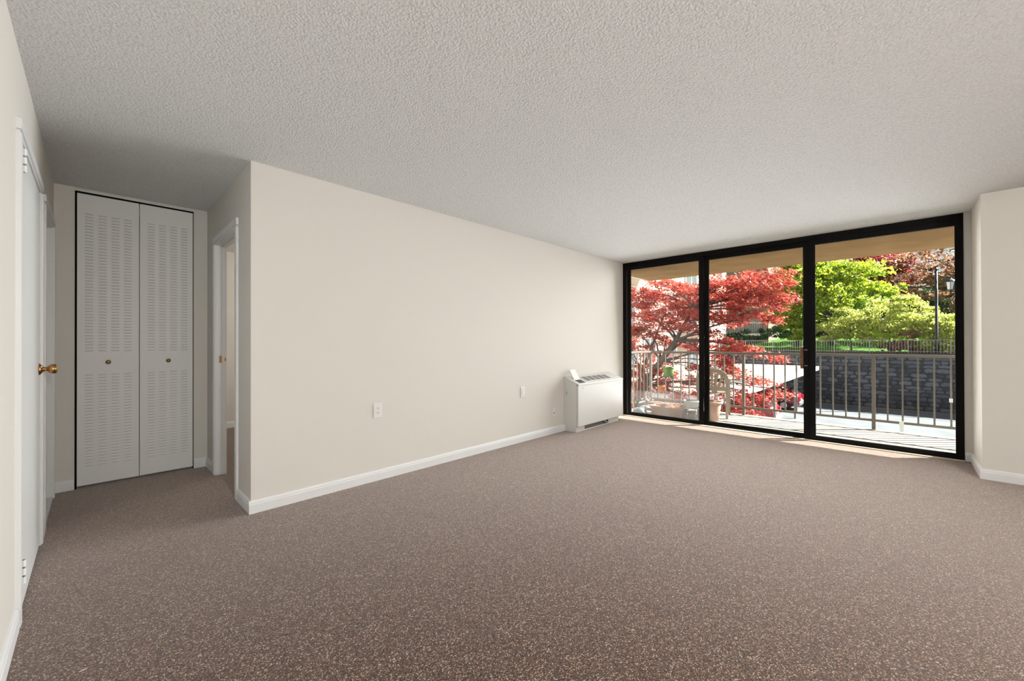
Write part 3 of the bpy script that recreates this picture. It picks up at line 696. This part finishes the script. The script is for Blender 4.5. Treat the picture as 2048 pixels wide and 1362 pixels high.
# ------------------------------------------------------------------ carport and cars
cp = thing('carport', 'flat white-edged carport roof beside the driveway', 'carport', (25, 6.5, ZG))
obj('roof', MB().box(13.5, 4.14, -.62, 34.6, 9.2, -.55), 'roofing', cp)
obj('fascia', MB().box(13.4, 4.08, -.80, 34.66, 4.14, -.53).box(34.6, 4.14, -.80, 34.66, 9.2, -.53).box(13.4, 4.14, -.80, 13.5, 9.2, -.53), 'fascia', cp)
for x in (14.5, 18.5, 22.5, 27.6, 33.8):
    for y in (4.35, 8.9): obj('post', MB().box(x - .05, y - .05, ZG, x + .05, y + .05, -.62), 'fence', cp)
def car(x, y, paint, label, L_=4.3):
    """hatchback, tail towards -y at y, centred on x"""
    t = thing('car', label, 'car', (x, y + L_ / 2, ZG), group='red cars under the carport'); w_ = .88
    body = [(y + .08, .32), (y, .45), (y + .02, .75), (y + .10, .95), (y + .16, 1.02), (y + 2.9, 1.00), (y + 3.9, .84), (y + L_ - .05, .70), (y + L_, .45), (y + L_ - .05, .28)]
    m_ = MB(); rings = []
    for dx, s in ((-w_, .96), (-w_ + .06, 1), (w_ - .06, 1), (w_, .96)):
        rings.append([(x + dx, y + L_ / 2 + (q[0] - y - L_ / 2) * (s if abs(dx) == w_ else 1), ZG + .3 + (q[1] - .3) * (s if abs(dx) == w_ else 1)) for q in body])
    for rg in rings: m_.v += rg
    k = len(body)
    for r in range(3):
        for i in range(k): j = (i + 1) % k; m_.f.append((r * k + i, r * k + j, r * k + k + j, r * k + k + i))
    m_.f.append(tuple(range(k - 1, -1, -1))); m_.f.append(tuple(3 * k + i for i in range(k)))
    obj('body', m_, paint, t, True)
    cab = [(y + .18, 1.0), (y + .55, 1.42), (y + .85, 1.47), (y + 1.9, 1.45), (y + 2.9, .99)]
    g = MB(); b = 0
    for dx in (-.80, .80): g.v += [(x + dx * (1 if q[1] < 1.1 else .80), q[0], ZG + q[1]) for q in cab]
    for i in range(5): j = (i + 1) % 5; g.f.append((i, j, 5 + j, 5 + i))
    g.f += [(4, 3, 2, 1, 0), (5, 6, 7, 8, 9)]
    obj('cabin_glass', g, 'car_glass', t)
    obj('roof', MB().prism([(x - .66, y + .52, ZG + 1.42), (x - .66, y + .85, ZG + 1.485), (x - .66, y + 1.95, ZG + 1.465), (x - .66, y + 1.95, ZG + 1.44), (x - .66, y + .85, ZG + 1.46)], (1.32, 0, 0)), paint, t)
    for sx in (-1, 1):
        obj('pillar', MB().prism([(x + sx * .80, y + .16, ZG + 1.0), (x + sx * .80, y + .42, ZG + 1.0), (x + sx * .645, y + .80, ZG + 1.44), (x + sx * .645, y + .54, ZG + 1.43)], (sx * .015, 0, 0)), paint, t)
        obj('tail_light', MB().box(x + sx * .62 - .14, y - .01, ZG + .72, x + sx * .62 + .14, y + .12, ZG + .92), 'tail_light', t)
        for wy in (y + .8, y + 3.45):
            wh = obj('wheel', MB().lathe([(0, -.10), (.30, -.10), (.32, -.07), (.32, .07), (.30, .10), (0, .10)], (x + sx * .80, wy, ZG + .32), 'X', 20, False), 'tyre', t, True)
            obj('hubcap', MB().lathe([(0, -.115), (.19, -.11), (.19, .11), (0, .115)], (x + sx * .80, wy, ZG + .32), 'X', 14, False), 'car_silver', wh)
    obj('bumper', MB().cbox(x - .80, y - .06, ZG + .34, x + .80, y + .12, ZG + .58, .03), 'car_silver', t)
    obj('number_plate', MB().box(x - .16, y - .012, ZG + .62, x + .16, y + .01, ZG + .72), 'plastic_white', t)
    return t
car(24.6, 4.62, 'car_red', 'bright red hatchback with sunlit tail, nearer car under the carport')
car(31.3, 4.6, 'car_darkred', 'dark red car in the shade at the far end of the carport')

# ------------------------------------------------------------------ building behind the maple
YF = 10.6
bd = thing('apartment_building', 'beige brick apartment building with white balconies behind the red maple', 'building', (28, YF + 4, ZG))
obj('wall', MB().box(11, YF, ZG, 37, YF + 9, 9.5), 'brick', bd)
for z in (-.95, 1.95, 4.85, 7.75): obj('floor_band', MB().box(10.95, YF - .06, z - .12, 37.05, YF, z + .12), 'house_white', bd)
def window(x0, x1, z0, z1):
    f = obj('window', MB().box(x0 - .08, YF - .07, z0 - .08, x1 + .08, YF - .03, z0).box(x0 - .08, YF - .07, z1, x1 + .08, YF - .03, z1 + .08).box(x0 - .08, YF - .07, z0, x0, YF - .03, z1).box(x1, YF - .07, z0, x1 + .08, YF - .03, z1).box((x0 + x1) / 2 - .03, YF - .07, z0, (x0 + x1) / 2 + .03, YF - .03, z1), 'house_white', bd)
    obj('pane', MB().box(x0, YF - .04, z0, x1, YF - .01, z1), 'house_glass', f)
for zf in (-.95, 1.95, 4.85):
    for k in range(8):
        x = 12.5 + k * 3.1
        if k % 3 != 2: window(x, x + 1.4, zf + .9, zf + 2.3)
    for x in (18.2, 27.5):
        b_ = obj('balcony', MB().box(x, YF - 1.3, zf - .15, x + 3.2, YF, zf + .05).box(x, YF - 1.3, zf + 1.0, x + 3.2, YF - 1.25, zf + 1.06), 'house_white', bd)
        for k in range(17): obj('balcony_bar', MB().box(x + .05 + k * .19, YF - 1.29, zf + .05, x + .08 + k * .19, YF - 1.26, zf + 1.0), 'house_white', b_)
        window(x + .5, x + 2.5, zf + .15, zf + 2.2)
# far wing with dark balcony
fwg = thing('far_wing', 'shaded far wing of the apartments with a dark railed balcony', 'building', (48, 13, ZG))
obj('wall', MB().box(46, 9.4, ZG, 51, 24, 9.5), 'bark_pale', fwg)
bl = obj('balcony', MB().box(44.6, 9.3, 1.75, 46, 14, 1.95).box(44.6, 9.3, 2.95, 44.68, 14, 3.02), 'house_white', fwg)
for k in range(24): obj('balcony_bar', MB().box(44.62, 9.35 + k * .2, 1.95, 44.65, 9.38 + k * .2, 2.95), 'lamp_black', bl)
obj('balcony_door', MB().box(45.9, 9.9, 1.95, 46.02, 13, 4.2), 'house_glass', fwg)

# ------------------------------------------------------------------ trees
def leaf_star(mb, p, nrm, s, r_):
    t = nrm.orthogonal().normalized(); a0 = r_.uniform(0, 6.28); bt = nrm.cross(t)
    u = t * math.cos(a0) + bt * math.sin(a0); v = nrm.cross(u)
    b = len(mb.v); pts = []
    lob = [(-2.1, .62), (-1.6, .30), (-1.05, .85), (-.52, .34), (0, 1.0), (.52, .34), (1.05, .85), (1.6, .30), (2.1, .62), (3.14, .16)]
    for a, q in lob: pts.append(p + (u * math.cos(a) + v * math.sin(a)) * (q * s) - nrm * (s * .18 * q * q))
    mb.v += [tuple(q) for q in pts]; mb.v.append(tuple(p)); c = b + 10
    for i in range(10): mb.f.append((c, b + i, b + (i + 1) % 10))
def leaf_quad(mb, p, nrm, s, r_):
    t = nrm.orthogonal().normalized(); a0 = r_.uniform(0, 6.28); bt = nrm.cross(t)
    u = t * math.cos(a0) + bt * math.sin(a0); v = nrm.cross(u); b = len(mb.v)
    mb.v += [tuple(p - u * s), tuple(p + v * s * .48 - nrm * s * .15), tuple(p + u * s), tuple(p - v * s * .48 - nrm * s * .15)]
    mb.f += [(b, b + 1, b + 2), (b, b + 2, b + 3)]
def branchy(mb, p0, p1, r0, r1, r_, bend=.12, n=6, sides=7):
    p0, p1 = Vector(p0), Vector(p1); L_ = (p1 - p0).length; pts = []; off = Vector((0, 0, 0))
    for i in range(n + 1):
        f = i / n
        if 0 < i < n: off += Vector((r_.uniform(-1, 1), r_.uniform(-1, 1), r_.uniform(-.6, .6))) * L_ * bend / n
        pts.append(p0.lerp(p1, f) + off * (1 - f * .5) + Vector((0, 0, math.sin(f * math.pi) * L_ * .04)))
    mb.tube(pts, [r0 + (r1 - r0) * i / n for i in range(n + 1)], sides); return pts
def tree(name, label, cat, base, blobs, count, size, lm, trunk_r, bark='bark', seed=1, up=.35, shell=.55, group=None, trunk_top=None):
    r_ = random.Random(seed); t = thing(name, label, cat, base, group)
    tk = MB(); base = Vector(base); cen = sum((Vector(b_[0]) for b_ in blobs), Vector()) / len(blobs)
    top = Vector(trunk_top) if trunk_top else Vector((base.x * .6 + cen.x * .4, base.y * .6 + cen.y * .4, base.z + (cen.z - base.z) * .55))
    branchy(tk, base - Vector((0, 0, .1)), top, trunk_r, trunk_r * .6, r_, .1)
    obj('trunk', tk, bark, t, True)
    bm_ = MB()
    for c, rad in blobs:
        pts = branchy(bm_, top - (top - base) * r_.uniform(0, .25), Vector(c), trunk_r * .45, trunk_r * .1, r_, .3)
        for k in range(5):
            d = Vector((r_.gauss(0, 1), r_.gauss(0, 1), r_.gauss(.3, .8))).normalized()
            branchy(bm_, pts[r_.randrange(3, 7)], Vector(c) + Vector((d.x * rad[0], d.y * rad[1], d.z * rad[2])) * .85, trunk_r * .16, trunk_r * .03, r_, .3, 4, 5)
    obj('branches', bm_, bark, t, True, kind='stuff')
    vol = [b_[1][0] * b_[1][1] * b_[1][2] for b_ in blobs]; vs = [q ** .75 for q in vol]; tot = sum(vs); fo = MB()
    for (c, rad), q in zip(blobs, vs):
        k = int(count * q / tot); c = Vector(c)
        # clumps inside the blob
        ncl = max(6, k // 55); cl_ = []
        for i in range(ncl):
            d = Vector((r_.gauss(0, 1), r_.gauss(0, 1), r_.gauss(0, 1))).normalized() * (r_.random() ** (1 / 3 * shell))
            cl_.append((c + Vector((d.x * rad[0], d.y * rad[1], d.z * rad[2])), min(rad) * r_.uniform(.14, .34)))
        for i in range(k):
            cc, cr_ = cl_[i % ncl]
            p = cc + Vector((r_.gauss(0, 1), r_.gauss(0, 1), r_.gauss(0, .45))) * cr_
            nv = (Vector((r_.gauss(0, 1), r_.gauss(0, 1), r_.gauss(0, 1))).normalized() + Vector((0, 0, up))).normalized()
            leaf_quad(fo, p, nv, size * r_.uniform(.6, 1.25), r_)
    obj('foliage', fo, lm, t, kind='stuff'); return t

# red Japanese maple beside the balcony: layered sprays
r_ = random.Random(5)
mp = thing('red_maple', 'red-leaved Japanese maple spreading right outside the balcony', 'tree', (11.2, 6.0, ZG))
tk = MB()
T0 = Vector((11.2, 6.0, ZG)); T1 = onX(1262, 815, 11.0); T2 = onX(1322, 722, 10.8); T3 = onX(1352, 682, 10.8); T4 = onX(1392, 618, 10.9)
tk.tube([T0 - Vector((0, 0, .1)), T0.lerp(T1, .6), T1, T1.lerp(T2, .5) + Vector((0, 0, .04)), T2, T3], [.17, .15, .13, .11, .085, .065], 10)
obj('trunk', tk, 'bark', mp, True)
br = MB(); fo = MB()
ends = []
# (px, py, X, half length along view right, depth radius, thickness, leaves)
pads = [(1290, 585, 11.3, .55, .8, .16, 560), (1345, 570, 10.6, .6, .8, .16, 620), (1400, 575, 11.2, .6, .9, .16, 620), (1455, 562, 10.8, .65, .9, .15, 760), (1510, 560, 10.7, .55, .8, .14, 640), (1548, 553, 11.0, .36, .7, .12, 360),
        (1285, 625, 10.6, .6, .8, .16, 560), (1350, 618, 11.3, .65, .9, .16, 650), (1430, 600, 10.6, .65, .9, .15, 760), (1490, 590, 11.1, .65, .9, .14, 760), (1548, 588, 10.9, .42, .7, .10, 430), (1575, 596, 11.2, .2, .4, .05, 120),
        (1300, 660, 11.4, .55, .8, .14, 460), (1365, 650, 10.6, .5, .8, .14, 460), (1440, 634, 11.2, .55, .8, .12, 560), (1500, 630, 10.8, .55, .7, .10, 480), (1538, 640, 11.0, .26, .5, .06, 170), (1520, 606, 11.3, .5, .7, .10, 380),
        (1425, 665, 11.2, .42, .8, .12, 360), (1462, 690, 10.9, .48, .8, .12, 460), (1440, 722, 10.7, .42, .8, .14, 430), (1500, 697, 11.1, .42, .7, .08, 330), (1540, 708, 11.1, .34, .6, .06, 200),
        (1290, 735, 11.0, .55, .9, .22, 420), (1345, 745, 11.5, .55, .9, .22, 420), (1300, 780, 10.8, .5, .9, .2, 330), (1370, 790, 11.0, .5, .9, .2, 300), (1395, 740, 11.0, .4, .8, .18, 300),
        (1265, 600, 11.0, .45, .9, .2, 420), (1320, 600, 11.7, .6, .9, .2, 420), (1385, 605, 11.8, .5, .9, .2, 380), (1268, 655, 11.2, .4, .8, .18, 330), (1330, 640, 11.9, .55, .9, .2, 380), (1395, 630, 10.4, .4, .7, .14, 330), (1265, 690, 11.6, .45, .9, .2, 330),
        (1330, 680, 11.6, .5, .8, .16, 330), (1395, 690, 11.5, .4, .8, .16, 300), (1320, 710, 12.0, .6, .9, .2, 330), (1268, 760, 11.6, .4, .8, .2, 260), (1340, 772, 12.0, .5, .8, .2, 260), (1410, 700, 11.6, .35, .7, .14, 260),
        (1475, 745, 10.9, .42, .7, .12, 340), (1515, 760, 11.1, .40, .6, .10, 270), (1480, 800, 10.9, .40, .7, .14, 330), (1505, 786, 11.1, .34, .6, .12, 300), (1555, 778, 11.2, .22, .4, .05, 120), (1490, 826, 10.9, .45, .7, .08, 380), (1430, 775, 10.9, .35, .7, .18, 300), (1470, 830, 10.8, .3, .6, .08, 200)]
dirR = Vector((.28, -.96, 0)).normalized(); dirD = Vector((.96, .28, 0)).normalized()
for (px, py, X, a, d, th, cnt) in pads:
    c = onX(px, py, X)
    st_ = min((T1, T1.lerp(T2, .5), T2, T3, T4), key=lambda q: (q - c).length + (2 if q.z > c.z + .25 else 0))
    pts = branchy(br, st_, c, .022 if py > 720 else .032, .008, r_, .25, 6, 6)
    for k in range(6):
        e = c + dirR * r_.uniform(-a, a) * .9 + dirD * r_.uniform(-d, d) * .8 + Vector((0, 0, r_.uniform(-th, th * .5)))
        branchy(br, pts[r_.randrange(3, 7)], e, .010, .003, r_, .3, 4, 4)
    ncl = max(5, cnt // 22)
    cls = []
    for i in range(ncl):
        rr = math.sqrt(r_.random()); an = r_.uniform(0, 6.283); ux, uy = rr * math.cos(an), rr * math.sin(an)
        cls.append((c + dirR * ux * a + dirD * uy * d + Vector((0, 0, r_.uniform(-th, th) - .10 * rr * rr - .12 * ux * a))))
    for i in range(int(cnt * (2.8 if px < 1410 else 1.7))):
        q = cls[i % ncl] + dirR * r_.gauss(0, .10) + dirD * r_.gauss(0, .12) + Vector((0, 0, r_.gauss(0, .035)))
        nv = (Vector((r_.gauss(0, .5), r_.gauss(0, .5), 1)) + dirR * .25).normalized()
        leaf_star(fo, q, nv, r_.uniform(.04, .066), r_)
branchy(br, T3, T4, .06, .03, r_, .1); branchy(br, T4, onX(1430, 545, 11), .03, .01, r_, .1); branchy(br, T1, onX(1330, 630, 11.2), .05, .02, r_, .1)
branchy(br, T2, onX(1400, 655, 11.1), .035, .012, r_, .1); branchy(br, T1.lerp(T2, .6), onX(1262, 700, 11.3), .03, .01, r_, .1)
obj('branches', br, 'bark', mp, True, kind='stuff'); obj('foliage', fo, 'leaf_maple', mp, kind='stuff')

def B(px, py, X, ry, rz, rx=None): return (tuple(onX(px, py, X)), (rx or ry * .8, ry, rz))
tree('green_tree', 'tall bright green tree on the lawn behind the stone wall', 'tree', (43, 4.2, .8),
     [B(1640, 560, 42, 2.2, 1.5), B(1700, 555, 43, 2.2, 1.4), B(1590, 575, 43, 1.8, 1.4), B(1670, 600, 41, 2.0, 1.2), B(1745, 590, 43, 1.6, 1.0), B(1600, 625, 42, 1.5, 1.0), B(1620, 520, 44, 2.0, 1.6)], 15000, .17, 'leaf_green', .22, seed=21)
tree('green_tree', 'darker green tree left of the bright one behind the stone wall', 'tree', (42, 6.4, .8),
     [B(1585, 605, 42, 1.6, 1.4), B(1572, 640, 41.5, 1.1, 1.0), B(1595, 660, 41, 1.3, .8), B(1600, 560, 43, 1.9, 1.6)], 8000, .17, 'leaf_green', .2, seed=22)
tree('lime_shrub', 'broad lime green shrub nearest the left edge of the right-hand pane', 'shrub', (38.2, 2.6, .45),
     [B(1660, 665, 38.2, 1.2, .7), B(1720, 655, 38.8, 1.6, .9), B(1700, 630, 39, 1.3, .7)], 6500, .11, 'leaf_lime', .08, seed=23, bark='bark_pale')
tree('lime_shrub', 'large lime green shrub in the middle behind the fence', 'shrub', (38.6, .6, .45),
     [B(1770, 640, 38.6, 1.6, .9), B(1820, 655, 38.2, 1.4, .9), B(1790, 610, 39.4, 1.3, .7), B(1750, 680, 37.6, .9, .5)], 7500, .11, 'leaf_lime', .08, seed=24, bark='bark_pale')
tree('lime_shrub', 'lime green shrub behind the street lamp', 'shrub', (38.2, -1.8, .45),
     [B(1870, 655, 38.2, 1.2, .9), B(1905, 660, 38.0, 1.2, .9), B(1830, 690, 37.2, .8, .4), B(1865, 690, 37.3, .8, .45), B(1900, 690, 37.2, .9, .45), B(1845, 625, 39.2, .9, .5)], 9000, .11, 'leaf_lime', .07, seed=25, bark='bark_pale')
tree('low_bush', 'low reddish olive bush pressed against the fence left of the street lamp', 'bush', (37.0, .1, .42),
     [B(1800, 690, 37.0, .75, .38), B(1830, 694, 36.9, .6, .36), B(1775, 696, 37.0, .5, .28), B(1815, 668, 37.3, .6, .3)], 3600, .085, 'leaf_bronze', .04, seed=31)
tree('low_bush', 'low leafy green bush pressed against the fence at the street lamp foot', 'bush', (37.0, -2.0, .42),
     [B(1862, 692, 36.9, .65, .4), B(1890, 690, 36.9, .6, .42), B(1912, 692, 37.0, .6, .4)], 3600, .085, 'leaf_lime', .04, seed=32)
tree('purple_tree', 'reddish purple leaved tree rising behind the green tree', 'tree', (50, 1.2, 1.6),
     [B(1765, 530, 50, 2.0, 1.5), B(1785, 560, 50, 1.6, 1.2), B(1740, 515, 51, 1.6, 1.2), B(1795, 590, 49, 1.3, .9)], 5500, .17, 'leaf_purple', .25, seed=26)
tree('bronze_tree', 'tall sparse bronze-leaved tree behind the street lamp', 'tree', (49, -3.5, 1.4),
     [B(1850, 535, 48, 2.6, 1.6), B(1900, 520, 48, 2.4, 1.8), B(1835, 575, 48, 1.8, 1.0), B(1900, 580, 48, 2.0, 1.2), B(1960, 540, 48, 2.5, 2), B(1870, 610, 47, 1.8, .7)], 6500, .15, 'leaf_bronze', .38, seed=27, trunk_top=tuple(onX(1930, 560, 48.5)))
tree('dark_evergreen', 'dark evergreen behind the bronze tree', 'tree', (56, -4, 2),
     [B(1880, 640, 55, 2.6, 1.6), B(1840, 610, 56, 2.2, 1.6), B(1920, 600, 56, 2.6, 2.0)], 5000, .22, 'leaf_dark', .3, seed=28)
tree('dark_evergreen', 'dark evergreen behind the green trees', 'tree', (58, 7, 2),
     [B(1600, 640, 56, 3.2, 2.2), B(1660, 640, 56, 3.2, 2.2), B(1730, 630, 56, 3.0, 2.2), B(1790, 640, 56, 2.6, 2.0)], 9000, .24, 'leaf_dark', .35, seed=29)
tree('hedge', 'low leafy hedge along the mulch behind the fence', 'hedge', (37, 8.5, .45),
     [B(1500, 672, 38, 1.4, .6), B(1540, 668, 38, 1.2, .5), B(1470, 680, 38, 1.2, .6)], 3500, .11, 'leaf_dark', .06, seed=30)

# ------------------------------------------------------------------ bits on the carpet
for (px, py), ln_, lab in (((166, 1341), .022, 'larger pale wood sliver lying on the carpet near the left wall'), ((202, 1326), .010, 'tiny pale wood sliver on the carpet just beyond the larger one')):
    c = onZ(px, py, 0); d = Vector((.9, .1, 0)).normalized() * ln_ / 2; e = Vector((-.1, .9, 0)) * .0022
    tag(obj('wood_sliver', MB().prism([c - d, c + e, c + d, c - e], (0, 0, .003)), 'sill'), lab, 'sliver')
